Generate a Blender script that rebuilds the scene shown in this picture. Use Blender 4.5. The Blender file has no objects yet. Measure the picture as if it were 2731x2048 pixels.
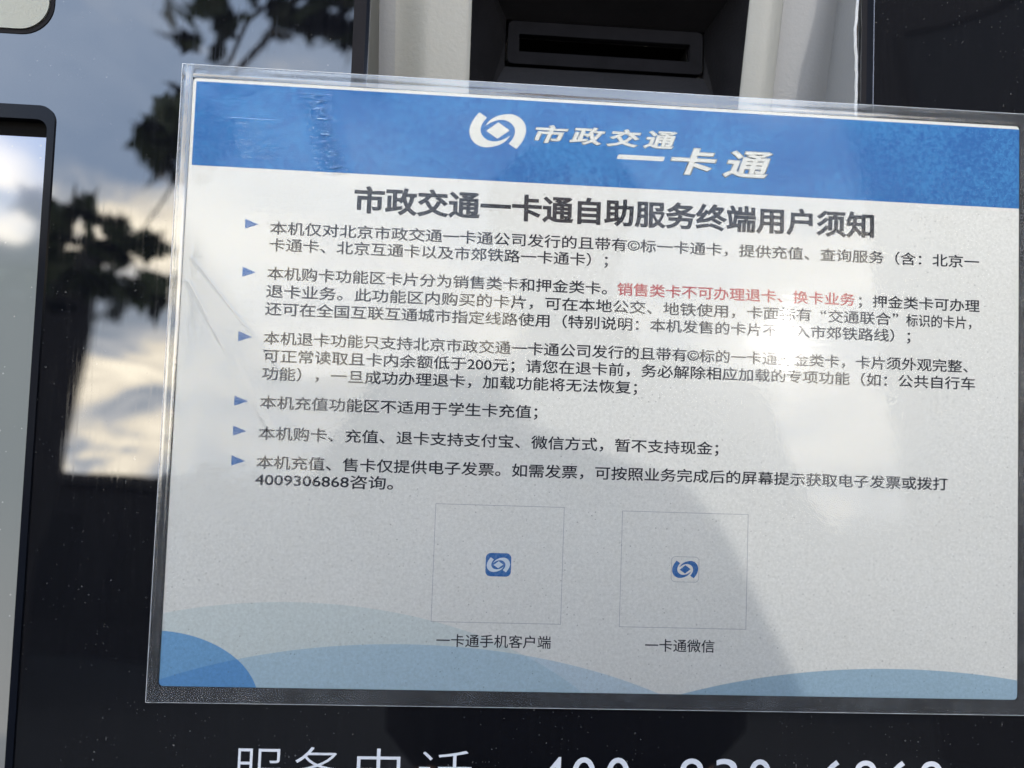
import bpy, bmesh, math, random
from mathutils import Vector, Matrix, noise as mnoise
R = math.radians
random.seed(11)
scene = bpy.context.scene
col = scene.collection

# ------------------------------------------------------------------ place and camera
TILT = R(15)                                   # the front of the machine leans back
SUN_AZ, SUN_EL = R(24.3), R(19.8)
PU = Vector((0, math.sin(TILT), math.cos(TILT)))      # up along the front
PN = Vector((0, -math.cos(TILT), math.sin(TILT)))     # out of the front
P0 = Vector((-0.0982, 0, 1.20))                       # lower left corner of the printed sheet
MP = Matrix(((1, PU.x, PN.x, P0.x), (0, PU.y, PN.y, P0.y), (0, PU.z, PN.z, P0.z), (0, 0, 0, 1)))

cam_d = bpy.data.cameras.new("camera")
cam = bpy.data.objects.new("camera", cam_d)
col.objects.link(cam)
AX = ((0.99781102, 0.0357312, 0.0556458), (-0.0382864, 0.99822807, 0.04555084), (-0.05391961, -0.04758161, 0.99741098))
mc = Matrix(((AX[0][0], AX[1][0], AX[2][0], 0.0982365), (AX[0][1], AX[1][1], AX[2][1], 0.09189624),
             (AX[0][2], AX[1][2], AX[2][2], 0.25846156), (0, 0, 0, 1)))
cam.matrix_world = MP @ mc
cam_d.sensor_width = 36.0
cam_d.lens = 36.0 * 2000 / 2731
cam_d.clip_start, cam_d.clip_end = 0.005, 500
cam_d.dof.use_dof = True
cam_d.dof.focus_distance = 0.262
cam_d.dof.aperture_fstop = 8.0
scene.camera = cam

# ------------------------------------------------------------------ sky, sun, exposure
world = bpy.data.worlds.new("World")
scene.world = world
world.use_nodes = True
nt = world.node_tree
nt.nodes.clear()
N, L = nt.nodes.new, nt.links.new
def math_node(tree, op, a, b=None, clamp=False):
    n = tree.nodes.new('ShaderNodeMath'); n.operation = op; n.use_clamp = clamp
    for i, v in enumerate((a, b)):
        if v is None: continue
        if isinstance(v, (int, float)): n.inputs[i].default_value = v
        else: tree.links.new(v, n.inputs[i])
    return n.outputs[0]
def ramp_node(tree, fac, stops, interp='LINEAR'):
    n = tree.nodes.new('ShaderNodeValToRGB'); n.color_ramp.interpolation = interp
    el = n.color_ramp.elements
    while len(el) < len(stops): el.new(0.5)
    for e, (p, c) in zip(el, stops):
        e.position = p; e.color = (*c, 1) if len(c) == 3 else c
    tree.links.new(fac, n.inputs[0])
    return n.outputs[0]
def mix_node(tree, fac, a, b, mode='MIX'):
    n = tree.nodes.new('ShaderNodeMix'); n.data_type = 'RGBA'; n.blend_type = mode
    for i, v in ((0, fac), (6, a), (7, b)):
        if isinstance(v, (int, float)): n.inputs[i].default_value = v
        elif isinstance(v, tuple): n.inputs[i].default_value = (*v, 1)
        else: tree.links.new(v, n.inputs[i])
    return n.outputs[2]
def noise_node(tree, vec, scale, detail=4, rough=0.55, dist=0.0):
    n = tree.nodes.new('ShaderNodeTexNoise')
    n.inputs['Scale'].default_value = scale; n.inputs['Detail'].default_value = detail
    n.inputs['Roughness'].default_value = rough; n.inputs['Distortion'].default_value = dist
    if vec is not None: tree.links.new(vec, n.inputs['Vector'])
    return n.outputs['Fac']
def mapping_node(tree, vec, scale=(1, 1, 1), loc=(0, 0, 0), rot=(0, 0, 0)):
    n = tree.nodes.new('ShaderNodeMapping')
    n.inputs['Scale'].default_value = scale; n.inputs['Location'].default_value = loc; n.inputs['Rotation'].default_value = rot
    tree.links.new(vec, n.inputs['Vector'])
    return n.outputs[0]

SKY_STRENGTH = 0.15
sky = N('ShaderNodeTexSky'); sky.sky_type = 'NISHITA'; sky.sun_disc = False
sky.sun_elevation = SUN_EL; sky.sun_rotation = math.pi - SUN_AZ
tc = N('ShaderNodeTexCoord')
sep = N('ShaderNodeSeparateXYZ'); L(tc.outputs['Generated'], sep.inputs[0])
cm = mapping_node(nt, tc.outputs['Generated'], (3.2, 3.2, 7.5), (4.3, 1.1, 0.7))
cn = noise_node(nt, cm, 1.0, 6, 0.52, 0.5)
low = ramp_node(nt, sep.outputs[2], [(0.0, (0.66,)*3), (0.40, (0.60,)*3), (0.50, (0.20,)*3), (0.60, (0.16,)*3), (1.0, (0.14,)*3)])
cov = math_node(nt, 'SUBTRACT', math_node(nt, 'ADD', cn, low), 0.70)
cmask = ramp_node(nt, math_node(nt, 'MULTIPLY', cov, 3.6), [(0.0, (0,)*3), (1.0, (1,)*3)], 'EASE')
# lit cream tops and grey undersides of evening clouds
cm2 = mapping_node(nt, tc.outputs['Generated'], (7.0, 7.0, 19.0), (1.7, 8.2, 3.1))
cn2 = noise_node(nt, cm2, 1.0, 7, 0.6, 0.5)
ccol = ramp_node(nt, cn2, [(0.38, (60.2, 68.8, 81.7)), (0.47, (107.5, 109.6, 113.9)), (0.54, (188.6, 170.1, 139.4)), (0.66, (250.1, 225.5, 180.4))])
high = ramp_node(nt, noise_node(nt, mapping_node(nt, tc.outputs['Generated'], (2, 2, 4), (5, 3, 1)), 1.0, 5, 0.6), [(0.3, (50.0, 67.0, 97.0)), (0.7, (92.0, 106.0, 130.0))])
base = mix_node(nt, 0.85, sky.outputs[0], high)
full = mix_node(nt, cmask, base, ccol)
bg = N('ShaderNodeBackground'); bg.inputs['Strength'].default_value = SKY_STRENGTH
L(full, bg.inputs[0])
out = N('ShaderNodeOutputWorld'); L(bg.outputs[0], out.inputs[0])

sun_d = bpy.data.lights.new("sun", 'SUN'); sun_d.energy = 2.3; sun_d.angle = R(0.53); sun_d.color = (1.0, 0.95, 0.88)
sun = bpy.data.objects.new("sun", sun_d); col.objects.link(sun)
SDIR = Vector((math.sin(SUN_AZ) * math.cos(SUN_EL), -math.cos(SUN_AZ) * math.cos(SUN_EL), math.sin(SUN_EL)))
sun.rotation_euler = SDIR.to_track_quat('Z', 'Y').to_euler(); sun.location = SDIR * 20

vs = scene.view_settings
vs.view_transform = 'Standard'; vs.look = 'None'; vs.exposure = -1.52; vs.gamma = 1.0; vs.use_curve_mapping = False
scene.cycles.use_denoising = True; scene.cycles.denoiser = 'OPENIMAGEDENOISE'; scene.cycles.denoising_input_passes = 'RGB_ALBEDO_NORMAL'; scene.cycles.denoising_prefilter = 'ACCURATE'; scene.cycles.sample_clamp_indirect = 20
scene.cycles.max_bounces = 6; scene.cycles.transparent_max_bounces = 12
scene.cycles.caustics_reflective = False; scene.cycles.caustics_refractive = False

# ------------------------------------------------------------------ materials
def new_mat(name):
    m = bpy.data.materials.new(name); m.use_nodes = True
    t = m.node_tree; b = t.nodes['Principled BSDF']
    c = t.nodes.new('ShaderNodeTexCoord')
    return m, t, b, c.outputs['Object']
def setp(b, **k):
    names = dict(base='Base Color', rough='Roughness', spec='Specular IOR Level', ior='IOR', metal='Metallic',
                 emis='Emission Color', es='Emission Strength', alpha='Alpha', coat='Coat Weight', coatr='Coat Roughness')
    for a, v in k.items():
        s = b.inputs[names[a]]
        if isinstance(v, tuple): s.default_value = (*v, 1)
        elif isinstance(v, (int, float)): s.default_value = v
        else: s.id_data.links.new(v, s)
def bump(t, b, h, dist, strength=1.0):
    n = t.nodes.new('ShaderNodeBump'); n.inputs['Strength'].default_value = strength; n.inputs['Distance'].default_value = dist
    t.links.new(h, n.inputs['Height']); t.links.new(n.outputs[0], b.inputs['Normal'] if 'Normal' in b.inputs else b)
    return n.outputs[0]
def specks(t, vec, scale, size, seed=0.0, density=0.5):
    """1 inside sparse small spots"""
    v = t.nodes.new('ShaderNodeTexVoronoi'); v.inputs['Scale'].default_value = scale
    v.inputs['Randomness'].default_value = 1.0
    t.links.new(mapping_node(t, vec, (1, 1, 1), (seed, seed * .7, 0)), v.inputs['Vector'])
    d = math_node(t, 'LESS_THAN', v.outputs['Distance'], size)
    s = t.nodes.new('ShaderNodeSeparateColor'); t.links.new(v.outputs['Color'], s.inputs[0])
    k = math_node(t, 'LESS_THAN', s.outputs[0], density)
    return math_node(t, 'MULTIPLY', math_node(t, 'MULTIPLY', d, k), s.outputs[1])

# dark mirror glass of the machine, with dust, fine wiping marks and pinholes
MAT = {}
def glass_mat(name, tint, dusty):
    m, t, b, oc = new_mat(name)
    d0 = specks(t, mapping_node(t, oc, (1, .35, 1), rot=(0, 0, .5)), 240, 0.06, 4.1, 0.25)
    d1 = specks(t, oc, 430, 0.12, 0.3, 0.25); d2 = specks(t, oc, 900, 0.17, 1.3, 0.25)
    patch = ramp_node(t, noise_node(t, oc, 26, 5, 0.65), [(0.38, (0.08,)*3), (0.68, (1,)*3)])
    dust = math_node(t, 'MULTIPLY', math_node(t, 'ADD', math_node(t, 'ADD', d0, d1), math_node(t, 'MULTIPLY', d2, 0.6)), patch)
    wipe = noise_node(t, mapping_node(t, oc, (900, 45, 1)), 1.0, 3, 0.6)
    wipe = ramp_node(t, wipe, [(0.45, (0,)*3), (0.8, (1,)*3)])
    haze = math_node(t, 'MULTIPLY', wipe, 0.004 * dusty)
    c = mix_node(t, math_node(t, 'ADD', math_node(t, 'MULTIPLY', dust, 0.24 * dusty), haze, True), tint, (0.62, 0.60, 0.56))
    c = mix_node(t, 1.0, c, (0.0004, 0.0004, 0.0006), 'ADD')
    r = math_node(t, 'ADD', math_node(t, 'MULTIPLY', wipe, 0.05), 0.012)
    setp(b, base=c, rough=r, ior=1.78)
    h = noise_node(t, oc, 9, 2, 0.5)
    bump(t, b, h, 0.0018, 0.35)
    return m
MAT['glass'] = glass_mat('dark_mirror_glass', (0.0025, 0.0028, 0.004), 1.0)

def plain(name, c, rough=0.5, var=0.06, scale=30, spec=0.5, bmp=0.0, bscale=400, metal=0.0):
    m, t, b, oc = new_mat(name)
    f = noise_node(t, oc, scale, 5, 0.6)
    cc = mix_node(t, f, tuple(x * (1 - var * 2) for x in c), tuple(min(1, x * (1 + var * 2)) for x in c))
    setp(b, base=cc, rough=rough, spec=spec, metal=metal)
    if bmp: bump(t, b, noise_node(t, oc, bscale, 4, 0.6), bmp, 0.6)
    return m
MAT['white'] = plain('shaded_white_metal', (0.20, 0.205, 0.21), 0.42, 0.03, 12, 0.4, 0.0002, 700)  # recess metal, with the cool grey of shade put into its colour
MAT['plate'] = plain('sunlit_white_metal', (0.255, 0.255, 0.235), 0.42, 0.03, 12, 0.4, 0.0002, 700)  # same recess metal, tinted lighter and warmer to stand for sunlight
MAT['wall_shaded'] = plain('shaded_beige_paint', (0.12, 0.115, 0.095), 0.5, 0.04, 20)  # beige, its dark tone carries the shade on the left wall
MAT['black_plastic'] = plain('moulded_black_plastic', (0.009, 0.009, 0.0105), 0.45, 0.2, 60, 0.09, 0.0003, 900)
MAT['slot_black'] = plain('worn_black_slot_plastic', (0.006, 0.006, 0.0075), 0.5, 0.25, 90, 0.02, 0.0001, 900)
MAT['black_rubber'] = plain('black_rubber_trim', (0.009, 0.008, 0.009), 0.5, 0.15, 60, 0.06)
MAT['black_gloss'] = plain('glossy_black_trim', (0.005, 0.006, 0.009), 0.15, 0.1, 60, 0.08)
MAT['void'] = plain('unlit_slot_inside', (0.004, 0.004, 0.004), 0.9, 0.1, 60, 0.1)
MAT['cream'] = plain('cream_metal_plate', (0.26, 0.255, 0.205), 0.45, 0.03, 15, 0.4, 0.0002, 800)
MAT['seal'] = plain('white_silicone_sealant', (0.40, 0.40, 0.39), 0.4, 0.05, 90, 0.5, 0.0004, 500)
MAT['glue'] = plain('old_brown_glue', (0.10, 0.075, 0.05), 0.6, 0.2, 200, 0.4, 0.0004, 700)
MAT['letter'] = plain('silver_vinyl_lettering', (0.56, 0.56, 0.575), 0.5, 0.03, 200)
MAT['cabinet'] = plain('grey_cabinet_paint', (0.30, 0.31, 0.32), 0.5, 0.05, 6)

# paper stock shared by sheet and print: fibres and dark specks
def paper_speck(t, oc, c, amt=1.0):
    f = noise_node(t, oc, 950, 3, 0.75)
    c = mix_node(t, ramp_node(t, f, [(0.3, (0,)*3), (0.75, (1,)*3)]), mix_node(t, 1.0, c, (0.80, 0.80, 0.79), 'MULTIPLY'), c)
    g = noise_node(t, mapping_node(t, oc, (420, 620, 1), rot=(0, 0, 0.4)), 1.0, 4, 0.7, 1.2)
    c = mix_node(t, math_node(t, 'MULTIPLY', ramp_node(t, g, [(0.60, (0,)*3), (0.72, (1,)*3)]), 0.13 * amt), c, (0.12, 0.12, 0.12))
    s = math_node(t, 'ADD', specks(t, oc, 800, 0.20, 0.4, 0.16), specks(t, oc, 330, 0.085, 2.4, 0.22), True)
    return mix_node(t, math_node(t, 'MULTIPLY', s, 0.45 * amt), c, (0.09, 0.085, 0.08))

m, t, b, oc = new_mat('printed_paper')
s3 = t.nodes.new('ShaderNodeSeparateXYZ'); t.links.new(oc, s3.inputs[0])
def ellipse(cx, cy, a, bb):
    x = math_node(t, 'DIVIDE', math_node(t, 'SUBTRACT', s3.outputs[0], cx), a)
    y = math_node(t, 'DIVIDE', math_node(t, 'SUBTRACT', s3.outputs[1], cy), bb)
    return math_node(t, 'LESS_THAN', math_node(t, 'ADD', math_node(t, 'MULTIPLY', x, x), math_node(t, 'MULTIPLY', y, y)), 1.0)
blot = noise_node(t, oc, 40, 4, 0.6)
pc = mix_node(t, blot, (0.80, 0.785, 0.745), (0.85, 0.84, 0.81))
pc = mix_node(t, ellipse(.042, -.045, .124, .0732), pc, (0.84, 0.92, 0.95), 'MULTIPLY')       # pale wave
pc = mix_node(t, ellipse(.080, -.066, .149, .0810), pc, (0.68, 0.83, 0.98), 'MULTIPLY')       # light blue wave
pc = mix_node(t, ellipse(.250, -.084, .170, .0938), pc, (0.45, 0.64, 0.82), 'MULTIPLY')       # wave at lower right
pc = mix_node(t, ellipse(-.004, -.006, .0357, .0240), pc, (0.27, 0.54, 0.92), 'MULTIPLY')      # corner wave
pc = paper_speck(t, oc, pc)
setp(b, base=pc, rough=0.75, spec=0.25)
MAT['paper'] = m

m, t, b, oc = new_mat('printed_blue_band')
g1 = noise_node(t, oc, 620, 4, 0.65, 0.8); g2 = noise_node(t, oc, 30, 3, 0.6)
f = ramp_node(t, math_node(t, 'ADD', g1, math_node(t, 'MULTIPLY', math_node(t, 'SUBTRACT', g2, 0.5), 0.5)), [(0.42, (0,)*3), (0.66, (1,)*3)])
bc = mix_node(t, f, (0.006, 0.110, 0.36), (0.030, 0.205, 0.49))
setp(b, base=bc, rough=0.6, spec=0.3)
MAT['blue'] = m
def ink(name, c, lift=0.10):
    m, t, b, oc = new_mat(name)
    f = noise_node(t, oc, 1100, 3, 0.7)
    cc = mix_node(t, ramp_node(t, f, [(0.42, (0,)*3), (0.72, (1,)*3)]), c, tuple(min(1, x + lift) for x in c))
    setp(b, base=cc, rough=0.7, spec=0.25)
    return m
MAT['ink'] = ink('black_ink', (0.010, 0.012, 0.022), 0.03)
MAT['ink_title'] = ink('dark_title_ink', (0.012, 0.014, 0.022), 0.045)
MAT['ink_red'] = ink('red_ink', (0.42, 0.025, 0.03))
MAT['ink_blue'] = ink('blue_ink', (0.018, 0.12, 0.36))
MAT['ink_white'] = ink('unprinted_white', (0.68, 0.67, 0.62), 0.08)
MAT['ink_grey'] = ink('grey_hairline_ink', (0.33, 0.33, 0.36))
MAT['icon_white'] = ink('pale_icon_print', (0.60, 0.68, 0.76), 0.05)

# clear laminating film: see-through sheet with its own gloss, waves and scratches
def film_mat(name, milk, wave, ior, r0, r1):
    m = bpy.data.materials.new(name); m.use_nodes = True
    t = m.node_tree; t.nodes.clear()
    oc = t.nodes.new('ShaderNodeTexCoord').outputs['Object']
    tr = t.nodes.new('ShaderNodeBsdfTransparent'); gl = t.nodes.new('ShaderNodeBsdfGlossy'); df = t.nodes.new('ShaderNodeBsdfDiffuse')
    df.inputs[0].default_value = (0.55, 0.57, 0.60, 1); tr.inputs[0].default_value = (0.97, 0.98, 0.98, 1)
    h = math_node(t, 'MULTIPLY', noise_node(t, oc, 14, 2, 0.5), 1.0)
    h2 = noise_node(t, mapping_node(t, oc, (60, 90, 1)), 1.0, 3, 0.6)
    h3 = noise_node(t, oc, 650, 3, 0.7)
    hh = math_node(t, 'ADD', math_node(t, 'ADD', h, math_node(t, 'MULTIPLY', h2, 0.085)), math_node(t, 'MULTIPLY', h3, 0.0028))
    sx_ = t.nodes.new('ShaderNodeSeparateXYZ'); t.links.new(oc, sx_.inputs[0])
    def band(cx, slope, y0, y1, w, amp, sc):
        c_ = math_node(t, 'SUBTRACT', sx_.outputs[0], math_node(t, 'ADD', cx, math_node(t, 'MULTIPLY', math_node(t, 'SUBTRACT', y1, sx_.outputs[1]), slope)))
        g_ = math_node(t, 'DIVIDE', c_, w); g_ = math_node(t, 'POWER', 2.718, math_node(t, 'MULTIPLY', math_node(t, 'MULTIPLY', g_, g_), -1.0))
        k_ = math_node(t, 'MULTIPLY', math_node(t, 'GREATER_THAN', sx_.outputs[1], y0), math_node(t, 'LESS_THAN', sx_.outputs[1], y1))
        n_ = noise_node(t, mapping_node(t, oc, sc), 1.0, 3, 0.6, 0.6)
        return math_node(t, 'MULTIPLY', math_node(t, 'MULTIPLY', g_, k_), math_node(t, 'MULTIPLY', n_, amp))
    hh = math_node(t, 'ADD', hh, band(.0405, .30, .174, .202, .0034, 6.0, (260, 620, 1)))
    hh = math_node(t, 'ADD', hh, band(.0200, .35, .178, .192, .0060, 1.8, (200, 420, 1)))
    hh = math_node(t, 'ADD', hh, math_node(t, 'ADD', band(.2090, .0, .100, .170, .0045, .06, (120, 900, 1)), math_node(t, 'ADD', band(.0020, .84, .105, .143, .0007, .6, (30, 30, 1)), band(.0010, .60, .085, .135, .0012, .7, (60, 60, 1)))))
    bn = t.nodes.new('ShaderNodeBump'); bn.inputs['Strength'].default_value = 1.0; bn.inputs['Distance'].default_value = wave
    t.links.new(hh, bn.inputs['Height'])
    fr = t.nodes.new('ShaderNodeFresnel'); fr.inputs['IOR'].default_value = ior; t.links.new(bn.outputs[0], fr.inputs['Normal'])
    t.links.new(bn.outputs[0], gl.inputs['Normal'])
    sc = noise_node(t, mapping_node(t, oc, (30, 800, 1), rot=(0, 0, 0.25)), 1.0, 4, 0.7)
    rg = ramp_node(t, sc, [(0.4, (r0,)*3), (0.75, (r1,)*3)])
    t.links.new(rg, gl.inputs['Roughness'])
    a = t.nodes.new('ShaderNodeMixShader')
    mk = math_node(t, 'MULTIPLY', ramp_node(t, noise_node(t, oc, 55, 5, 0.7), [(0.35, (0.5,)*3), (0.7, (1.3,)*3)]), milk)
    t.links.new(mk, a.inputs[0]); t.links.new(tr.outputs[0], a.inputs[1]); t.links.new(df.outputs[0], a.inputs[2])
    gh = t.nodes.new('ShaderNodeBsdfGlossy'); gh.inputs['Roughness'].default_value = 0.24; t.links.new(bn.outputs[0], gh.inputs['Normal'])
    gm = t.nodes.new('ShaderNodeMixShader'); gm.inputs[0].default_value = 0.28; t.links.new(gl.outputs[0], gm.inputs[1]); t.links.new(gh.outputs[0], gm.inputs[2])
    c = t.nodes.new('ShaderNodeMixShader')
    t.links.new(fr.outputs[0], c.inputs[0]); t.links.new(a.outputs[0], c.inputs[1]); t.links.new(gm.outputs[0], c.inputs[2])
    o = t.nodes.new('ShaderNodeOutputMaterial'); t.links.new(c.outputs[0], o.inputs[0])
    return m
MAT['film'] = film_mat('clear_laminate', 0.008, 0.00030, 1.33, 0.05, 0.10)
MAT['film_margin'] = film_mat('cloudy_laminate_margin', 0.07, 0.0008, 2.0, 0.10, 0.26)
MAT['film_edge'] = plain('cut_film_edge', (0.45, 0.46, 0.47), 0.3, 0.2, 300)

m, t, b, oc = new_mat('lit_display')
s3 = t.nodes.new('ShaderNodeSeparateXYZ'); t.links.new(oc, s3.inputs[0])
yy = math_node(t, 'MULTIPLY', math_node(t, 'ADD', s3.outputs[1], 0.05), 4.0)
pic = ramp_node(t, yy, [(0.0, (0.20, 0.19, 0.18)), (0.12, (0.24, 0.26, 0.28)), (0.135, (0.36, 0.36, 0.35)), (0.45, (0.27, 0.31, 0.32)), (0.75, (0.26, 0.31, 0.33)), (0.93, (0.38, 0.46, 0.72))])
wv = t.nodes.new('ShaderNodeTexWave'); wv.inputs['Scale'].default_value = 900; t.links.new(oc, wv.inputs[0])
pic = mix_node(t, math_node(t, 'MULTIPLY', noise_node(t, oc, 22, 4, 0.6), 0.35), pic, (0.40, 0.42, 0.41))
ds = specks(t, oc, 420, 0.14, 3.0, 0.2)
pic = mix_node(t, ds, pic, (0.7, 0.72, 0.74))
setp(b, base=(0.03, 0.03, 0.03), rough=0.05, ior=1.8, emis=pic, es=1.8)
bump(t, b, noise_node(t, oc, 9, 2, 0.5), 0.0018, 0.35)
MAT['display'] = m

MAT['pavement'] = plain('dark_paving', (0.022, 0.022, 0.022), 0.9, 0.15, 3, 0.04, 0.002, 30)
MAT['facade'] = plain('brown_grey_facade', (0.026, 0.026, 0.028), 0.9, 0.1, 0.6, 0.05)
MAT['roof'] = plain('dark_roof', (0.03, 0.03, 0.03), 0.8, 0.1, 1.5, 0.2)
MAT['pane'] = plain('window_glass', (0.012, 0.013, 0.015), 0.35, 0.1, 1.0, 0.12)
MAT['bark'] = plain('grey_bark', (0.08, 0.065, 0.05), 0.9, 0.25, 8, 0.2, 0.01, 20)
MAT['leaf'] = plain('dark_green_leaf', (0.035, 0.055, 0.022), 0.5, 0.3, 2.0, 0.4)
MAT['coat'] = plain('black_cloth', (0.018, 0.018, 0.022), 0.9, 0.15, 20, 0.2)
MAT['trousers'] = plain('navy_cloth', (0.02, 0.024, 0.04), 0.9, 0.15, 20, 0.2)
MAT['skin'] = plain('skin', (0.45, 0.27, 0.19), 0.5, 0.04, 20)
MAT['hair'] = plain('black_hair', (0.012, 0.010, 0.010), 0.45, 0.2, 60)

# ------------------------------------------------------------------ helpers
def tag(o, label=None, cat=None, group=None, kind=None):
    if label: o['label'] = label
    if cat: o['category'] = cat
    if group: o['group'] = group
    if kind: o['kind'] = kind
    return o
def empty(name, mat):
    o = bpy.data.objects.new(name, None); o.empty_display_size = 0.05
    col.objects.link(o); o.matrix_world = mat
    return o
def link_mesh(name, me, mat, parent=None, world=None):
    """mesh in panel coordinates (world=MP) or world coordinates (world=None)"""
    o = bpy.data.objects.new(name, me); col.objects.link(o)
    if mat: 
        me.materials.clear(); me.materials.append(MAT[mat])
    w = world if world is not None else Matrix.Identity(4)
    if parent is not None:
        o.parent = parent; o.matrix_parent_inverse = Matrix.Identity(4)
        pw = PWORLD[parent.name]
        o.matrix_basis = pw.inverted() @ w
    else: o.matrix_world = w
    PWORLD[o.name] = w
    return o
PWORLD = {}
def root(name, mat):
    o = empty(name, mat); PWORLD[o.name] = mat.copy(); return o
def bm_mesh(bm, name='mesh', smooth=False):
    me = bpy.data.meshes.new(name); bm.normal_update(); bm.to_mesh(me); bm.free()
    if smooth:
        for p in me.polygons: p.use_smooth = True
    return me
def add_box(bm, x0, x1, y0, y1, z0, z1, bev=0.0):
    m = Matrix.Translation(((x0 + x1) / 2, (y0 + y1) / 2, (z0 + z1) / 2)) @ Matrix.Diagonal((x1 - x0, y1 - y0, z1 - z0, 1))
    r = bmesh.ops.create_cube(bm, size=1, matrix=m)
    if bev:
        es = list({e for v in r['verts'] for e in v.link_edges})
        bmesh.ops.bevel(bm, geom=es, offset=bev, segments=2, affect='EDGES')
def box(name, dims, mat, parent, bev=0.0, world=None):
    bm = bmesh.new(); add_box(bm, *dims, bev=bev)
    return link_mesh(name, bm_mesh(bm), mat, parent, MP if world is None else world)
def rrect(x0, x1, y0, y1, r, n=6):
    pts = []
    for cx, cy, a0 in ((x1 - r, y1 - r, 0), (x0 + r, y1 - r, 90), (x0 + r, y0 + r, 180), (x1 - r, y0 + r, 270)):
        for i in range(n + 1):
            a = R(a0 + 90 * i / n); pts.append((cx + r * math.cos(a), cy + r * math.sin(a)))
    return pts
def plate_mesh(loops, z0, z1, bevel=0.0):
    """flat plate with holes: first loop is the outline, the rest are holes"""
    cu = bpy.data.curves.new('plate', 'CURVE'); cu.dimensions = '2D'; cu.fill_mode = 'BOTH'
    for lp in loops:
        sp = cu.splines.new('POLY'); sp.points.add(len(lp) - 1)
        for p, q in zip(sp.points, lp): p.co = (q[0], q[1], 0, 1)
        sp.use_cyclic_u = True
    cu.extrude = (z1 - z0) / 2
    ob = bpy.data.objects.new('plate', cu); col.objects.link(ob)
    dg = bpy.context.evaluated_depsgraph_get()
    me = bpy.data.meshes.new_from_object(ob.evaluated_get(dg))
    bpy.data.objects.remove(ob); bpy.data.curves.remove(cu)
    me.transform(Matrix.Translation((0, 0, (z0 + z1) / 2)))
    return me
def flat_mesh(loops, z):
    me = plate_mesh(loops, z - 0.00002, z + 0.00002)
    return me

# text: outlines turned into flat print
def text_mesh(s, bold=0.0, thin_res=3):
    cu = bpy.data.curves.new('text', 'FONT'); cu.body = s; cu.size = 1.0; cu.resolution_u = thin_res
    if bold > 0: cu.bevel_depth = bold; cu.bevel_resolution = 0
    else: cu.offset = bold
    ob = bpy.data.objects.new('text', cu); col.objects.link(ob)
    dg = bpy.context.evaluated_depsgraph_get()
    me = bpy.data.meshes.new_from_object(ob.evaluated_get(dg))
    bpy.data.objects.remove(ob); bpy.data.curves.remove(cu)
    return me
def bounds(me):
    xs = [v.co.x for v in me.vertices]; ys = [v.co.y for v in me.vertices]
    return min(xs), max(xs), min(ys), max(ys)
_ref = text_mesh('本'); REF = bounds(_ref)
REFH = REF[3] - REF[2]; REFC = (REF[3] + REF[2]) / 2
def place_line(me, x0, x1, yc, gh, z, pad=0.0):
    """fit a line between x0 and x1, glyph height gh, centred on yc"""
    a = bounds(me); sx = (x1 - x0) / (a[1] - a[0]); sy = gh / REFH
    for v in me.vertices:
        v.co = Vector((x0 + (v.co.x - a[0]) * sx, yc + (v.co.y - REFC) * sy, z + v.co.z * .0002))
    return me
def place_box(me, x0, x1, y0, y1, z, shear=0.0):
    for v in me.vertices: v.co.x += v.co.y * shear
    a = bounds(me)
    for v in me.vertices:
        v.co = Vector((x0 + (v.co.x - a[0]) / (a[1] - a[0]) * (x1 - x0), y0 + (v.co.y - a[2]) / (a[3] - a[2]) * (y1 - y0), z + v.co.z * .0002))
    return me
mm = 0.001

# ------------------------------------------------------------------ ground and surroundings seen in the reflections
bm = bmesh.new(); add_box(bm, -90, 90, -120, 60, -0.3, 0.0)
tag(link_mesh('ground', bm_mesh(bm), 'pavement'), kind='structure')

def building(label, az, dist, w, dep, h, floors, bays, side, step=None):
    """a block whose near corner stands at az/dist; side -1 runs to the left of it, +1 to the right"""
    p = Vector((math.sin(R(az)) * dist, -math.cos(R(az)) * dist, 0))
    mw = Matrix.Translation(p) @ Matrix.Rotation(R(az), 4, 'Z')
    r = root('building', mw); tag(r, label, 'building')
    x0, x1 = (-w, 0) if side < 0 else (0, w)
    bm = bmesh.new(); add_box(bm, x0, x1, -dep, 0, 0, h)
    link_mesh('wall', bm_mesh(bm), 'facade', r, mw)
    bm = bmesh.new(); add_box(bm, x0 - .25 * (side < 0), x1 + .25 * (side > 0), -dep - .2, 0.25, h, h + 0.35)
    if step: add_box(bm, x0 + w * step[0], x0 + w * step[1], -dep, -0.3, h + .35, h + .35 + step[2])
    link_mesh('roof', bm_mesh(bm), 'roof', r, mw)
    bw = w / bays; fh = (h - .6) / floors
    wme = pme = None
    for i in range(bays):
        for j in range(floors):
            if wme is None:
                bm = bmesh.new(); a, c = bw * .28, fh * .3
                add_box(bm, -a, a, 0, .08, -c - .08, -c); add_box(bm, -a, a, 0, .06, c, c + .06)
                add_box(bm, -a, -a + .06, 0, .06, -c, c); add_box(bm, a - .06, a, 0, .06, -c, c)
                wme = bm_mesh(bm)
                bm = bmesh.new(); add_box(bm, -a + .06, a - .06, 0, .02, -c, c); pme = bm_mesh(bm)
            m2 = mw @ Matrix.Translation((x0 + bw * (i + .5), 0, .5 + fh * (j + .5)))
            f = link_mesh('window', wme, 'facade' if i + j == 0 else None, r, m2)
            link_mesh('pane', pme, 'pane' if i + j == 0 else None, f, m2)
building('tall dark building rising on the left of the reflection beside the screen', -28.3, 12, 14, 9, 6.0, 2, 5, -1)
building('low dark building closing the bottom of the bright reflection left of the sign', -45, 26, 62, 10, 5.2, 1, 26, 1, (0.20, 0.42, 0.75))
building('added low block that keeps bright sky out of the sign under the sun glare', 14, 24, 22, 8, 4.0, 1, 10, 1)  # added to close the sky gap and dim its reflection
building('tall dark building mirrored across the right side of the sign', 31.8, 9, 16, 10, 15, 5, 5, 1)

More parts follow.
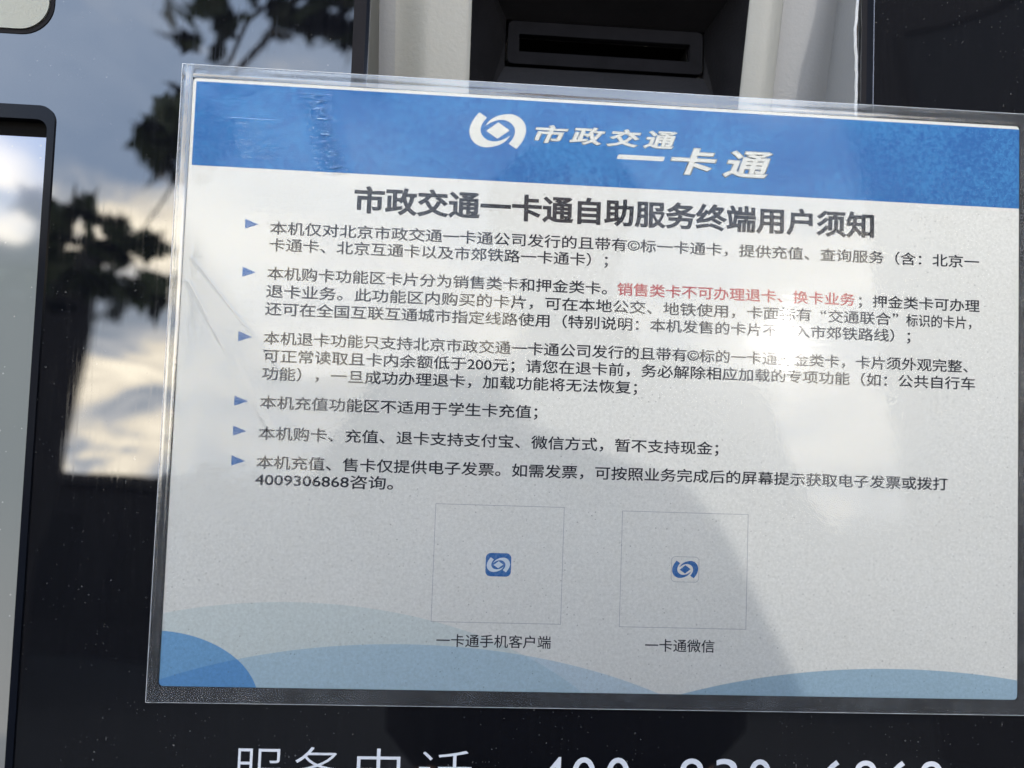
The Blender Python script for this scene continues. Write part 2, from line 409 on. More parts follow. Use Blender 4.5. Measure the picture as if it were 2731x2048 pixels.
# plane tree behind the photographer, mirrored in the dark glass
def leaf_outline():
    pts = [(0, -.1), (.16, .02), (.45, -.02), (.36, .2), (.55, .42), (.3, .46), (.22, .62), (.1, .58), (0, 1.0),
           (-.1, .58), (-.22, .62), (-.3, .46), (-.55, .42), (-.36, .2), (-.45, -.02), (-.16, .02)]
    return pts
LEAF = leaf_outline()
EYE = MP @ Vector((.0982, .0919, -.2585))
def sky_point(az, el, d):
    return EYE + Vector((math.sin(R(az)) * math.cos(R(el)), -math.cos(R(az)) * math.cos(R(el)), math.sin(R(el)))) * d
def crown_mesh(clumps):
    vs_, fs = [], []
    for (c, rad, n, size) in clumps:
        for _ in range(n):
            while True:
                q = Vector([random.uniform(-1, 1) for _ in range(3)])
                if q.length < 1: break
            p = c + q * rad
            s = size * random.uniform(.6, 1.2)
            rot = Matrix.Rotation(random.uniform(0, 6.28), 3, 'Z') @ Matrix.Rotation(random.gauss(1.3, .6), 3, 'X') @ Matrix.Rotation(random.uniform(0, 6.28), 3, 'Z')
            i0 = len(vs_)
            vs_.append(p + rot @ Vector((0, .3 * s, .05 * s)))
            for (x, y) in LEAF: vs_.append(p + rot @ Vector((x * s, y * s, -.18 * s * abs(x))))
            k = len(LEAF)
            for a in range(k): fs.append((i0, i0 + 1 + a, i0 + 1 + (a + 1) % k))
    me = bpy.data.meshes.new('crown'); me.from_pydata([tuple(v) for v in vs_], [], fs); me.update()
    return me
def limb(bm, pts, r0, r1, seg=8):
    prev = None
    for i, p in enumerate(pts):
        r = r0 + (r1 - r0) * i / (len(pts) - 1)
        d = (pts[min(i + 1, len(pts) - 1)] - pts[max(i - 1, 0)]).normalized()
        u = d.orthogonal().normalized(); v = d.cross(u)
        ring = [bm.verts.new(p + (u * math.cos(6.2832 * k / seg) + v * math.sin(6.2832 * k / seg)) * r) for k in range(seg)]
        if prev:
            for k in range(seg): bm.faces.new((prev[k], prev[(k + 1) % seg], ring[(k + 1) % seg], ring[k]))
        prev = ring
D = 4.2
base = Vector((-4.6, -3.0, 0))
tr_ = root('plane_tree', Matrix.Translation(base)); tag(tr_, 'leafy tree with lobed leaves hanging into the reflection left of the sign', 'tree')
bm = bmesh.new()
fork = Vector((-4.4, -2.6, 6.0))
def curve_pts(a, b_, sag, n=7):
    return [a.lerp(b_, i / n) + Vector((0, 0, sag * math.sin(math.pi * i / n))) + Vector([random.uniform(-.04, .04) for _ in range(3)]) * (0 < i < n) for i in range(n + 1)]
limb(bm, curve_pts(base, fork, 0), .22, .13, 12)
fork2 = sky_point(-13, 47, D)
limb(bm, curve_pts(fork, fork2, .4), .10, .05)
for az, el in ((-25, 33), (-26, 25), (-24, 41)): limb(bm, curve_pts(fork2, sky_point(az, el, D), .15), .03, .004)
targets = [(-14, 50, D), (-30, 52, D), (-8, 50, D), (4, 56, D)]
for az, el, d in targets: limb(bm, curve_pts(fork, sky_point(az, el, d), .5), .035, .003)
limb(bm, curve_pts(fork, Vector((-3.0, -1.6, 5.3)), .2), .1, .02)
link_mesh('trunk', bm_mesh(bm, smooth=True), 'bark', tr_)
cl = []
def clump(az, el, rad_deg, n, size=.2, d=D): cl.append((sky_point(az, el, d), math.tan(R(rad_deg)) * d, max(3, int(n * .62)), size))
clump(-25.0, 40.5, 1.5, 9); clump(-23.6, 39.4, 1.2, 7)
clump(-19.0, 42.5, 2.4, 20); clump(-17.4, 41.2, 1.6, 10)
clump(-14.0, 42.8, 3.0, 36); clump(-11.8, 42.0, 1.8, 16); clump(-10.0, 45, 3.0, 30)
clump(-25.3, 32.2, 2.4, 26); clump(-24.4, 34.2, 1.6, 9); clump(-24.6, 29.4, 1.8, 12)
clump(-30.0, 26.0, 1.9, 20); clump(-26.6, 24.6, 2.0, 24); clump(-28.4, 22.6, 2.2, 24); clump(-25.0, 22.0, 1.7, 14); clump(-26.6, 19.8, 1.3, 8); clump(-30.6, 21.6, 2.4, 26)
clump(-16, 51, 6, 120, .22); clump(-4, 52, 5, 90, .22); clump(-34, 54, 7, 160, .22); clump(6, 58, 6, 100, .22);
for c in ((-3.0, -1.6, 5.4), (-2.4, -3.0, 6.0), (-3.8, -3.6, 6.4)): cl.append((Vector(c), 1.1, 260, .16))
link_mesh('crown', crown_mesh(cl), 'leaf', tr_)

# the photographer, seen only as a dark mirrored shape
def skinned(name, verts, edges, radii, mat, parent, world, sub=1):
    me = bpy.data.meshes.new(name); me.from_pydata(verts, edges, []); me.update()
    o = bpy.data.objects.new(name, me); col.objects.link(o)
    o.modifiers.new('skin', 'SKIN')
    sk = me.skin_vertices[0] if me.skin_vertices else None
    if sk is None:
        bm = bmesh.new(); bm.from_mesh(me); bm.verts.layers.skin.verify(); bm.to_mesh(me); bm.free(); sk = me.skin_vertices[0]
    for i, r_ in enumerate(radii):
        sk.data[i].radius = r_ if isinstance(r_, tuple) else (r_, r_); sk.data[i].use_root = (i == 0)
    s = o.modifiers.new('sub', 'SUBSURF'); s.levels = sub; s.render_levels = sub
    dg = bpy.context.evaluated_depsgraph_get()
    m2 = bpy.data.meshes.new_from_object(o.evaluated_get(dg))
    bpy.data.objects.remove(o)
    for p in m2.polygons: p.use_smooth = True
    return link_mesh(name, m2, mat, parent, world)
pw = Matrix.Translation((0.125, -0.66, 0)) @ Matrix.Scale(1.05, 4)
pr = root('person', pw); tag(pr, 'person in dark clothes standing behind the camera, a dark shape mirrored in the sign', 'person')
V = [(0, 0, .95), (0, 0, 1.15), (0, 0, 1.38), (0, 0.0, 1.46), (0, .02, 1.56), (0, .03, 1.68), (0, .02, 1.73),
     (-.10, 0, .90), (-.11, .03, .50), (-.11, 0, .09), (-.12, .13, .04), (.10, 0, .90), (.11, .03, .50), (.11, 0, .09), (.12, .13, .04),
     (-.19, 0, 1.40), (-.27, .05, 1.17), (-.13, .20, 1.25), (.19, 0, 1.40), (.25, .05, 1.17), (.06, .20, 1.25),
     (-.11, .235, 1.28), (.04, .235, 1.28)]
Ed = [(0, 1), (1, 2), (2, 3), (3, 4), (4, 5), (5, 6), (0, 7), (7, 8), (8, 9), (9, 10), (0, 11), (11, 12), (12, 13), (13, 14),
      (2, 15), (15, 16), (16, 17), (2, 18), (18, 19), (19, 20), (17, 21), (20, 22)]
Rd = [(.17, .12), (.15, .11), (.18, .11), .06, .065, .085, .07, .09, .065, .045, .04, .09, .065, .045, .04, .065, .05, .035, .065, .05, .035, .038, .038]
skinned('body', V, Ed, Rd, 'skin', pr, pw, 1)
skinned('jacket', [V[0], V[1], V[2], V[3], V[15], V[16], V[17], V[18], V[19], V[20]],
        [(0, 1), (1, 2), (2, 3), (2, 4), (4, 5), (5, 6), (2, 7), (7, 8), (8, 9)],
        [(.23, .16), (.23, .15), (.23, .14), .085, .09, .075, .055, .09, .075, .055], 'coat', pr, pw, 1)
skinned('trousers', [V[0], V[7], V[8], V[9], V[11], V[12], V[13]], [(0, 1), (1, 2), (2, 3), (0, 4), (4, 5), (5, 6)],
        [(.185, .135), .11, .085, .065, .11, .085, .065], 'trousers', pr, pw, 1)
bm = bmesh.new(); bmesh.ops.create_uvsphere(bm, u_segments=16, v_segments=10, radius=.112, matrix=Matrix.Translation((0, -.01, 1.70)) @ Matrix.Diagonal((.9, 1.0, .95, 1)))
bmesh.ops.delete(bm, geom=[v for v in bm.verts if v.co.z < 1.70 and v.co.y > -.02], context='VERTS')
link_mesh('hair', bm_mesh(bm, smooth=True), 'hair', pr, pw)
for sx in (-1, 1):
    for k in range(5):
        a = Vector((-.035 + sx * .075, .245, 1.285)); w = (k - 2) * .016
        if k < 4: v = [a + Vector((0, 0, w)), a + Vector((0, .045 - .006 * abs(k - 1.5), w * 1.1 + .01)), a + Vector((-sx * .012, .065, w + .008)), a + Vector((-sx * .032, .068, w + .004))]
        else: v = [a + Vector((-sx * .01, 0, .02)), a + Vector((-sx * .03, .015, .035)), a + Vector((-sx * .045, .03, .04))]
        skinned('finger' if k < 4 else 'thumb', [tuple(q) for q in v], [(i, i + 1) for i in range(len(v) - 1)], [.0095] * len(v), 'skin', pr, pw, 1)

# ------------------------------------------------------------------ the machine
mk = root('ticket_machine', Matrix.Translation((0, .30, 0)))
tag(mk, 'self-service card machine with a dark mirror glass front, a card slot and a screen', 'ticket machine')
# cabinet behind the front
bm = bmesh.new()
def pt(x, y, z): return MP @ Vector((x, y, z))
prof = [(-0.40, -0.06), (0.50, -0.06)]
v = [pt(-.36, -.45, -.09), pt(.56, -.45, -.09), pt(.56, .50, -.09), pt(-.36, .50, -.09)]
back_y = .75
lowf = [Vector((-.36 + P0.x, .10, 0)), Vector((.56 + P0.x, .10, 0))]
vv = [bm.verts.new(p) for p in (lowf[0], lowf[1], v[1], v[2], v[3], v[0])]
wb = [bm.verts.new(Vector((p.x, back_y, p.z))) for p in (lowf[0], lowf[1], v[1], v[2], v[3], v[0])]
bm.faces.new((vv[0], vv[1], vv[2], vv[5])); bm.faces.new((vv[5], vv[2], vv[3], vv[4]))
bm.faces.new((wb[1], wb[0], wb[5], wb[2])); bm.faces.new((wb[2], wb[5], wb[4], wb[3]))
bm.faces.new((vv[4], vv[3], wb[3], wb[4])); bm.faces.new((vv[1], vv[0], wb[0], wb[1]))
bm.faces.new((vv[0], vv[5], vv[4], wb[4], wb[5], wb[0])); bm.faces.new((vv[2], vv[1], wb[1], wb[2], wb[3], vv[3]))
bmesh.ops.recalc_face_normals(bm, faces=bm.faces)
link_mesh('cabinet', bm_mesh(bm), 'cabinet', mk)
XL, XR = 57.8 * mm, 234.7 * mm          # recess
RY0, RY1 = 150 * mm, 320 * mm
def bd(y): return -(24.6 * mm + (237 * mm - y) * math.tan(TILT))    # upright back of the recess
outer = [(-.36, -.45), (.56, -.45), (.56, .50), (-.36, .50)]
scr = rrect(-.30, -.0465, -.20, .192, .0048, 8)
cap = rrect(-.20, -.0490, .2172, .34, .0105, 10)
rec = [(XL, RY0), (XR, RY0), (XR, RY1), (XL, RY1)]
link_mesh('front_glass', plate_mesh([outer, scr, cap, rec], -.002, 0), 'glass', mk, MP)
link_mesh('inner_chassis', plate_mesh([outer, rrect(-.303, -.0435, -.203, .195, .006, 6), rrect(-.203, -.046, .214, .343, .012, 6), [(XL - .004, RY0 - .004), (XR + .004, RY0 - .004), (XR + .004, RY1 + .004), (XL - .004, RY1 + .004)]], -.088, -.0045), 'black_plastic', mk, MP)
# recess: walls and upright back with an opening for the slot housing
def quadmesh(quads):
    bm = bmesh.new()
    for q in quads: bm.faces.new([bm.verts.new(Vector(p)) for p in q])
    return bm_mesh(bm)
def slab(name, pts, n, th, mat, parent=mk):
    """flat polygon with thickness th along -n"""
    bm = bmesh.new(); n = Vector(n).normalized()
    a = [bm.verts.new(Vector(p)) for p in pts]; b2 = [bm.verts.new(Vector(p) - n * th) for p in pts]
    bm.faces.new(a); bm.faces.new(b2[::-1])
    for i in range(len(a)):
        j = (i + 1) % len(a); bm.faces.new((a[j], a[i], b2[i], b2[j]))
    bmesh.ops.recalc_face_normals(bm, faces=bm.faces)
    return link_mesh(name, bm_mesh(bm), mat, parent, MP)
e = .0003
yb, yt = RY0, RY1
HX0, HX1, HY0, HY1 = 92.9 * mm, 198.8 * mm, 203 * mm, 268 * mm
bn_ = (0, -math.sin(TILT), math.cos(TILT))
slab('side_wall', [(XL, yb, -.0021), (XL, yt, -.0021), (XL, yt, bd(yt)), (XL, yb, bd(yb))], (1, 0, 0), .003, 'wall_shaded')
slab('side_wall', [(XR, yb, -.0021), (XR, yb, bd(yb)), (XR, yt, bd(yt)), (XR, yt, -.0021)], (-1, 0, 0), .003, 'white')
slab('sill', [(XL, yb, -.0021), (XR, yb, -.0021), (XR, yb, bd(yb)), (XL, yb, bd(yb))], (0, 1, 0), .003, 'white')
def on_back(x, y, lift=0.0): return (x, y - math.sin(TILT) * lift, bd(y) + math.cos(TILT) * lift)
# back panel in four strips around the opening, then the sunlit plate
for (x0, x1, y0, y1) in ((XL, HX0, yb, yt), (HX1, XR, yb, yt), (HX0, HX1, yb, HY0), (HX0, HX1, HY1, yt)):
    slab('back_panel', [on_back(x0, y0), on_back(x1, y0), on_back(x1, y1), on_back(x0, y1)], bn_, .002, 'white')
# plate tinted as the sunlit strip, left edge rolled for its soft shade
bm = bmesh.new()
def strip(xs, y0, y1):
    rows = []
    for y in (y0, y1): rows.append([bm.verts.new(Vector(on_back(x, y, l))) for x, l in xs])
    for i in range(len(xs) - 1): bm.faces.new((rows[0][i], rows[0][i + 1], rows[1][i + 1], rows[1][i]))
roll = [(65 * mm + 13 * mm * (1 - math.cos(math.pi * i / 20)) , .0003 + .0032 * (math.sin(math.pi * i / 20))) for i in range(11)]
roll = [(64 * mm + 14 * mm * i / 12, .0003 + .0042 * (0.5 - 0.5 * math.cos(math.pi * i / 12))) for i in range(13)]
strip(roll + [(HX0 - 1.6 * mm, .0045), (HX0, .0036)], yb + e, yt - e)
link_mesh('sunlit_plate', bm_mesh(bm, smooth=True), 'plate', mk, MP); bm = bmesh.new()
strip([(HX1, .0036), (HX1 + .8 * mm, .0045), (211.4 * mm, .0045), (211.9 * mm, .0040), (211.9 * mm, .0001)], yb + e, yt - e)
link_mesh('sunlit_plate', bm_mesh(bm, smooth=True), 'plate', mk, MP)
# funnel of black plastic and the slot frame
FX0, FX1, FY0, FY1, FD = 107.7 * mm, 187.9 * mm, 236.2 * mm, 253.9 * mm, -.040
o4 = [on_back(HX0, HY0, .0034), on_back(HX1, HY0, .0034), on_back(HX1, HY1, .0034), on_back(HX0, HY1, .0034)]
i4 = [(FX0 - .001, FY0 - .001, FD), (FX1 + .001, FY0 - .001, FD), (FX1 + .001, FY1 + .001, FD), (FX0 - .001, FY1 + .001, FD)]
bm = bmesh.new()
vo = [bm.verts.new(p) for p in o4]; vi = [bm.verts.new(p) for p in i4]
vr = [bm.verts.new(Vector(p) + Vector((0, 0, -.0012))) for p in i4]
for i in range(4):
    j = (i + 1) % 4
    bm.faces.new((vo[i], vo[j], vi[j], vi[i])); bm.faces.new((vi[i], vi[j], vr[j], vr[i]))
bmesh.ops.subdivide_edges(bm, edges=[e_ for e_ in bm.edges], cuts=1)
link_mesh('slot_housing', bm_mesh(bm), 'black_plastic', mk, MP)
hole = rrect(112.2 * mm, 182.7 * mm, 241.3 * mm, 248.6 * mm, .0004, 2)
frm = link_mesh('slot_frame', plate_mesh([rrect(FX0, FX1, FY0, FY1, .0022, 6), hole], FD - .0022, FD + .0012), 'slot_black', mk, MP)
bv = frm.modifiers.new('edge', 'BEVEL'); bv.width = .0004; bv.segments = 2
bm = bmesh.new()
add_box(bm, FX0 - .002, FX1 + .002, FY0 - .002, FY1 + .002, FD - .040, FD - .0375)
for x0, x1, y0, y1 in ((112.4*mm, 112.6*mm, 241.3*mm, 248.5*mm), (182.1*mm, 182.3*mm, 241.3*mm, 248.5*mm), (112.6*mm, 182.1*mm, 241.3*mm, 241.5*mm), (112.6*mm, 182.1*mm, 248.3*mm, 248.5*mm)):
    add_box(bm, x0, x1, y0, y1, FD - .0375, FD - .0023)
link_mesh('slot_throat', bm_mesh(bm), 'void', mk, MP)

# trims along the glass edges
TY = 0.2085
box('edge_trim', (52.3 * mm, 56.6 * mm, TY - .05, RY1, .00001, .00012), 'black_rubber', mk)
box('edge_trim', (56.6 * mm, XL - .0001, TY - .05, RY1, -.0018, .00009), 'black_gloss', mk)
for x0, x1, z1, m_ in ((234.75, 236.6, .00008, 'black_rubber'), (236.6, 237.9, .00014, 'black_gloss'), (237.9, 238.9, .0001, 'black_gloss'), (238.95, 239.25, .00016, 'letter')):
    if m_ == 'letter': m_ = 'trim_line'; MAT.setdefault('trim_line', plain('worn_trim_edge', (0.10, 0.11, 0.14), .25))
    box('edge_trim', (x0 * mm, x1 * mm, TY - .05, RY1, -.0003, z1), m_, mk)
# bead of sealant on the right edge of the recess, pulled away in one place
ys = [RY0 + (RY1 - RY0) * i / 80 for i in range(81)]
def bulge(y):
    d = (y - 237 * mm) / (7.0 * mm)
    w = math.exp(-d * d) * 0.8 * mm
    return w + .12 * mm * math.sin(y * 900)
bm = bmesh.new(); pr_ = None
for y in ys:
    x1 = XR - .05 * mm - bulge(y) * .9
    ring = [bm.verts.new((x1 - .85 * mm, y, -.0030)), bm.verts.new((x1 - .45 * mm, y, -.0016)), bm.verts.new((x1, y, -.0022)), bm.verts.new((x1 + .1 * mm, y, -.004))]
    if pr_:
        for k in range(3): bm.faces.new((pr_[k], pr_[k + 1], ring[k + 1], ring[k]))
    pr_ = ring
link_mesh('sealant_bead', bm_mesh(bm, smooth=True), 'seal', mk, MP)
bm = bmesh.new(); pr_ = None
for y in ys:
    x0 = XR - .05 * mm - bulge(y) * .9
    ring = [bm.verts.new((x0 - .05 * mm, y, -.0036)), bm.verts.new((XR - .01 * mm, y, -.0030))]
    if pr_: bm.faces.new((pr_[0], pr_[1], ring[1], ring[0]))
    pr_ = ring
link_mesh('glue_gap', bm_mesh(bm), 'glue', mk, MP)

# screen, its bezel and the cream plate above it
link_mesh('screen_bezel', plate_mesh([rrect(-.3005, -.0460, -.2005, .1925, .0052, 8), rrect(-.2975, -.0484, -.1975, .1877, .0036, 8)], -.0040, .0006), 'black_gloss', mk, MP).modifiers.new('edge', 'BEVEL').width = .0005
bz = box('screen_surround', (-.2975, -.0470, .1828, .1885, -.0052, -.0030), 'void', mk)
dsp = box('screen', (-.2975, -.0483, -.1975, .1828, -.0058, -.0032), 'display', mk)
link_mesh('cream_plate', plate_mesh([rrect(-.199, -.0503, .2185, .339, .0095, 8)], -.003, .0008), 'cream', mk, MP).modifiers.new('edge', 'BEVEL').width = .0004
link_mesh('plate_gasket', plate_mesh([rrect(-.2002, -.0488, .2170, .3402, .0107, 10), rrect(-.199, -.0501, .2183, .339, .0096, 8)], -.0035, .0003), 'black_rubber', mk, MP)

# silver lettering below the sign
gh = 15.8 * mm
for s, x0, x1, y1 in (('服', 24.6, 40.4, -20.05), ('务', 43.8, 59.9, -19.35), ('电', 64.9, 81.2, -19.6), ('话', 85.6, 103.2, -20.0)):
    me = text_mesh(s, -0.010); place_box(me, x0 * mm, x1 * mm, y1 * mm - gh, y1 * mm, .00006)
    link_mesh('letter', me, 'letter', mk, MP)
dg = [('4', 126.2, 134.8), ('0', 137.2, 145.4), ('0', 148.9, 157.1), ('9', 174.5, 182.7), ('3', 186.7, 194.5), ('0', 198.2, 206.4), ('6', 223.8, 232.0), ('8', 235.5, 243.7), ('6', 247.2, 255.4), ('8', 259.0, 267.2)]
for s, x0, x1 in dg:
    me = text_mesh(s, 0.0, 6); place_box(me, x0 * mm, x1 * mm, -34.6 * mm, -21.65 * mm, .00006)
    link_mesh('digit', me, 'letter', mk, MP)
for x0 in (162.0, 212.0):
    box('dash', (x0 * mm, (x0 + 6) * mm, -29.4 * mm, -28.0 * mm, .00002, .00006), 'letter', mk)

# ------------------------------------------------------------------ the laminated sign
SW = MP @ Matrix.Translation((.147, .102, 0))
sg = root('laminated_sign', MP @ Matrix.Translation((.147, -.0047, 0)))
tag(sg, 'laminated notice with blue header and black Chinese text stuck on the dark glass front', 'sign')
PW, PH = 294.0, 204.14
link_mesh('paper', plate_mesh([rrect(-1.1 * mm, PW * mm, -.1 * mm, PH * mm + 1.15 * mm, .0014, 5)], .00008, .00020), 'paper', sg, MP)
link_mesh('header_band', plate_mesh([[(0, 174.9 * mm), (PW * mm, 174.9 * mm), (PW * mm, PH * mm), (0, PH * mm)]], .00020, .00023), 'blue', sg, MP)
ZT = .00027
BODY = [
 ("本机仅对北京市政交通一卡通公司发行的且带有©标一卡通卡，提供充值、查询服务（含：北京一", 27.4, 279.1, 154.75, 154.4, 'ink'),
 ("卡通卡、北京互通卡以及市郊铁路一卡通卡）；", 27.4, 144.3, 148.9, 148.7, 'ink'),
 ("本机购卡功能区卡片分为销售类卡和押金类卡。", 27.2, 144.3, 139.0, 138.85, 'ink'),
 ("销售类卡不可办理退卡、换卡业务", 147.9, 233.4, 138.9, 138.9, 'ink_red'),
 ("；押金类卡可办理", 234.7, 279.4, 138.8, 138.5, 'ink'),
 ("退卡业务。此功能区内购买的卡片，可在本地公交、地铁使用，卡面标有", 27.2, 217.6, 132.9, 132.6, 'ink'),
 ("“", 220.9, 222.9, 132.6, 132.6, 'ink'),
 ("交通联合", 223.6, 246.6, 132.6, 132.6, 'ink'),
 ("”", 247.3, 249.3, 132.6, 132.6, 'ink'),
 ("标识的卡片，", 252.2, 276.4, 132.5, 132.4, 'ink'),
 ("还可在全国互联互通城市指定线路使用（特别说明：本机发售的卡片不可入市郊铁路线）；", 27.1, 253.9, 126.8, 126.6, 'ink'),
 ("本机退卡功能只支持北京市政交通一卡通公司发行的且带有©标的一卡通押金类卡，卡片须外观完整、", 27.1, 275.2, 116.9, 116.5, 'ink'),
 ("可正常读取且卡内余额低于200元；请您在退卡前，务必解除相应加载的专项功能（如：公共自行车", 27.4, 277.9, 110.8, 110.5, 'ink'),
 ("功能），一旦成功办理退卡，加载功能将无法恢复；", 27.2, 155.9, 104.6, 104.6, 'ink'),
 ("本机充值功能区不适用于学生卡充值；", 27.0, 121.4, 94.75, 94.9, 'ink'),
 ("本机购卡、充值、退卡支持支付宝、微信方式，暂不支持现金；", 27.0, 185.2, 84.4, 84.4, 'ink'),
 ("本机充值、售卡仅提供电子发票。如需发票，可按照业务完成后的屏幕提示获取电子发票或拨打", 26.9, 268.1, 74.7, 74.55, 'ink'),
 ("4009306868咨询。", 26.7, 73.0, 68.8, 68.95, 'ink'),
]
for s, x0, x1, ya, yb_, mt in BODY:
    me = text_mesh(s, .013)
    if s in '“”': place_box(me, x0 * mm, x1 * mm, (ya + .6) * mm, (ya + 2.1) * mm, ZT)
    else: place_line(me, x0 * mm, x1 * mm, (ya + yb_) / 2 * mm, 4.45 * mm, ZT)
    o = link_mesh('text_line', me, mt, sg, MP)
    if mt == 'ink_red': o['label'] = 'red text warning within the second item'
o = link_mesh('title_line', place_line(text_mesh("市政交通一卡通自助服务终端用户须知", .030), 55.4 * mm, 240.0 * mm, 165.9 * mm, 8.9 * mm, ZT), 'ink_title', sg, MP)
link_mesh('caption', place_line(text_mesh("一卡通手机客户端", .008), 89.7 * mm, 128.6 * mm, 16.6 * mm, 4.25 * mm, ZT), 'ink', sg, MP)
link_mesh('caption', place_line(text_mesh("一卡通微信", .008), 161.1 * mm, 185.3 * mm, 16.35 * mm, 4.25 * mm, ZT), 'ink', sg, MP)
for x, y in ((18.9, 155.5), (18.9, 138.95), (18.7, 116.8), (18.5, 94.95), (18.55, 84.85), (18.6, 74.8)):
    link_mesh('bullet', flat_mesh([[(x * mm, (y - 1.7) * mm), ((x + 4.55) * mm, y * mm), (x * mm, (y + 1.75) * mm)]], ZT), 'ink_blue', sg, MP)

# emblem: two interlocked crescents round a slanted square, in white on the band and small on the two icons
EC = (104.04, 192.78)
HALF = [(97.37, 198.95), (95.7, 196.75), (94.5, 194.35), (94.15, 191.7), (95.0, 189.2), (96.8, 187.5), (99.3, 186.65), (102.1, 186.9), (104.7, 187.75), (106.9, 189.2), (108.55, 191.4),
        (106.6, 190.05), (104.4, 189.15), (102.1, 188.9), (100.1, 189.5), (98.6, 190.85), (98.0, 192.6), (98.35, 194.5), (99.15, 196.0), (100.1, 197.2)]
DIA = [(104.15, 195.8), (108.2, 193.1), (104.0, 189.85), (99.95, 192.5)]
def smooth_loop(p, corners):
    out_ = []; n = len(p)
    for i in range(n):
        a, b_, c, d = p[i - 1], p[i], p[(i + 1) % n], p[(i + 2) % n]
        if i in corners: a = b_
        if (i + 1) % n in corners: d = c
        for k in range(4):
            t_ = k / 4
            out_.append(tuple(.5 * (2 * b_[j] + (c[j] - a[j]) * t_ + (2 * a[j] - 5 * b_[j] + 4 * c[j] - d[j]) * t_ ** 2 + (3 * b_[j] - a[j] - 3 * c[j] + d[j]) * t_ ** 3) for j in (0, 1)))
    return out_
def emblem(cx, cy, sx, sy, mat, parent, z):
    base_ = smooth_loop(HALF, {0, 10, 19})
    f = lambda q: ((cx + (q[0] - EC[0]) * sx) * mm, (cy + (q[1] - EC[1]) * sy) * mm)
    g = lambda q: ((cx - (q[0] - EC[0]) * sx) * mm, (cy - (q[1] - EC[1]) * sy) * mm)
    link_mesh('crescent', flat_mesh([[f(q) for q in base_]], z), mat, parent, MP)
    link_mesh('crescent', flat_mesh([[g(q) for q in base_]], z), mat, parent, MP)
    link_mesh('centre_square', flat_mesh([[f(q) for q in DIA]], z), mat, parent, MP)
hb = bpy.data.objects['header_band']
emblem(EC[0], EC[1], 1, 1, 'ink_white', hb, ZT)
for s, x0, x1, y0, y1 in (('市', 116.7, 129.1, 189.3, 195.9), ('政', 129.3, 142.2, 189.3, 195.9), ('交', 142.2, 155.0, 189.3, 195.95), ('通', 155.4, 168.0, 189.2, 196.0),
                          ('卡', 165.3, 182.5, 180.6, 190.6), ('通', 184.1, 202.8, 180.3, 190.6)):
    me = text_mesh(s, .046); place_box(me, x0 * mm, x1 * mm, y0 * mm, y1 * mm, ZT, .22)
    link_mesh('letter', me, 'ink_white', hb, MP)
link_mesh('letter', flat_mesh([[(146.3 * mm, 185.1 * mm), (162.6 * mm, 185.1 * mm), (163.1 * mm, 185.4 * mm), (163.5 * mm, 186.75 * mm), (147.2 * mm, 186.75 * mm), (146.7 * mm, 186.3 * mm)]], ZT), 'ink_white', hb, MP)

# frames of the two code boxes, each with its small icon in the middle
def frame_loops(x0, x1, y0, y1, w):
    return [[(x0, y0), (x1, y0), (x1, y1), (x0, y1)], [(x0 + w, y0 + w), (x1 - w, y0 + w), (x1 - w, y1 - w), (x0 + w, y1 - w)]]
for x0, x1, y0, y1, ix0, ix1, iy0, iy1, dark in ((87.6, 131.8, 22.7, 62.5, 105.4, 114.1, 38.4, 46.3, True), (151.9, 196.3, 22.3, 61.9, 169.5, 179.3, 38.0, 46.75, False)):
    fr_ = link_mesh('code_frame', flat_mesh(frame_loops(x0 * mm, x1 * mm, y0 * mm, y1 * mm, .16 * mm), ZT), 'ink_grey', sg, MP)
    cx, cy = (ix0 + ix1) / 2, (iy0 + iy1) / 2
    if dark:
        ic = link_mesh('icon', flat_mesh([rrect(ix0 * mm, ix1 * mm, iy0 * mm, iy1 * mm, 1.7 * mm)], ZT), 'ink_blue', sg, MP)
        emblem(cx, cy, .40, .40, 'icon_white', ic, ZT + .00003)
    else:
        w = .14 * mm
        ic = link_mesh('icon', flat_mesh([rrect(ix0 * mm, ix1 * mm, iy0 * mm, iy1 * mm, 1.4 * mm), rrect(ix0 * mm + w, ix1 * mm - w, iy0 * mm + w, iy1 * mm - w, 1.3 * mm)], ZT), 'ink_grey', sg, MP)
        emblem(cx, cy, .46, .48, 'ink_blue', ic, ZT + .00003)

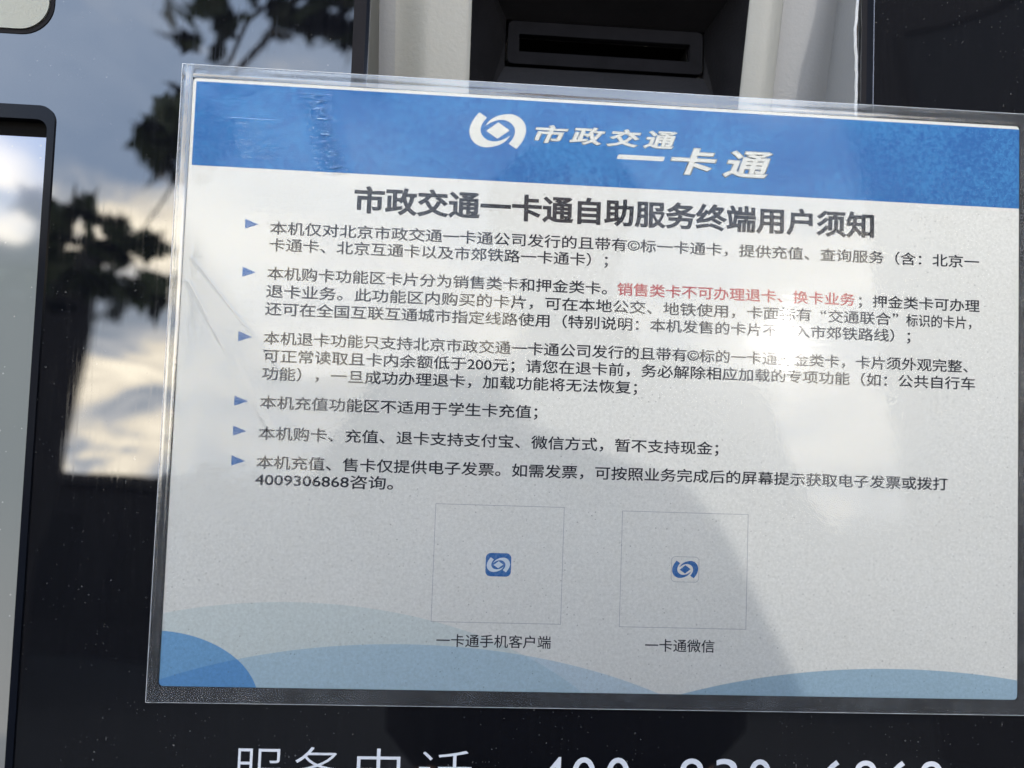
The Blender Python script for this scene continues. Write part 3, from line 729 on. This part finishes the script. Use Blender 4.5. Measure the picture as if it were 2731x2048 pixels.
# laminating film over the sheet and its clear margins
FX_0, FX_1, FY_0, FY_1 = -5.0, 297.4, -5.4, 209.9
def film_z(x, y):
    """mm above the glass: puffed over the sheet edge, wavy along the sides"""
    dx = min(x - FX_0, FX_1 - x); dy = min(y - FY_0, FY_1 - y); d = min(dx, dy)
    wav = .35 * mnoise.noise(Vector((x * .012, y * .015, 2.0))) + .10 * mnoise.noise(Vector((x * .05, y * .04, 5.0)))
    z = .42 + .30 * (1 - math.exp(-max(d - 3, 0) / 10)) + max(0, wav) * min(1, max(d - 1, 0) / 8)
    if x < 1.5: z += .30 * math.exp(-((x + 2.2) / .9) ** 2) + .16 * math.exp(-((x + .4 + .3 * math.sin(y * .06)) / .35) ** 2)
    if y > 204: z += .12 * math.exp(-((y - 206.9) / .7) ** 2)
    return z
def film_part(name, x0, x1, y0, y1, nx, ny, mat, parent):
    bm = bmesh.new(); g = [[None] * (nx + 1) for _ in range(ny + 1)]
    for j in range(ny + 1):
        for i in range(nx + 1):
            x = x0 + (x1 - x0) * i / nx; y = y0 + (y1 - y0) * j / ny
            g[j][i] = bm.verts.new((x * mm, y * mm, film_z(x, y) * mm))
    for j in range(ny):
        for i in range(nx): bm.faces.new((g[j][i], g[j][i + 1], g[j + 1][i + 1], g[j + 1][i]))
    return link_mesh(name, bm_mesh(bm, smooth=True), mat, parent, MP)
fm = film_part('film', -1.1, PW, -.1, 205.3, 150, 110, 'film', sg)
film_part('film_margin', FX_0, -1.1, FY_0, FY_1, 14, 150, 'film_margin', sg)
film_part('film_margin', PW, FX_1, FY_0, FY_1, 8, 110, 'film_margin', sg)
film_part('film_margin', -1.1, PW, 205.3, FY_1, 200, 10, 'film_margin', sg)
film_part('film_margin', -1.1, PW, FY_0, -.1, 200, 10, 'film_margin', sg)
def rag(s): return .05 * mnoise.noise(Vector((s * .6, 1, 3)))
bm = bmesh.new()
def edge_run(pts):
    prev = None
    for x, y, nx_, ny_ in pts:
        w = .10 + .06 * mnoise.noise(Vector((x * .3, y * .3, 0)))
        z = film_z(x, y)
        ring = [bm.verts.new(((x + nx_ * .05) * mm, (y + ny_ * .05) * mm, .02 * mm)), bm.verts.new(((x + nx_ * .06) * mm, (y + ny_ * .06) * mm, z * mm)),
                bm.verts.new(((x - nx_ * w) * mm, (y - ny_ * w) * mm, (z + .02) * mm))]
        if prev:
            for k in range(2): bm.faces.new((prev[k], prev[k + 1], ring[k + 1], ring[k]))
        prev = ring
n_ = 160
edge_run([(FX_0 + (FX_1 - FX_0) * i / n_, FY_0, 0, -1) for i in range(n_ + 1)])
edge_run([(FX_0 + (FX_1 - FX_0) * i / n_, FY_1, 0, 1) for i in range(n_ + 1)])
edge_run([(FX_0, FY_0 + (FY_1 - FY_0) * i / n_, -1, 0) for i in range(n_ + 1)])
edge_run([(FX_1, FY_0 + (FY_1 - FY_0) * i / n_, 1, 0) for i in range(n_ + 1)])
link_mesh('film_edge', bm_mesh(bm), 'film_edge', sg, MP)
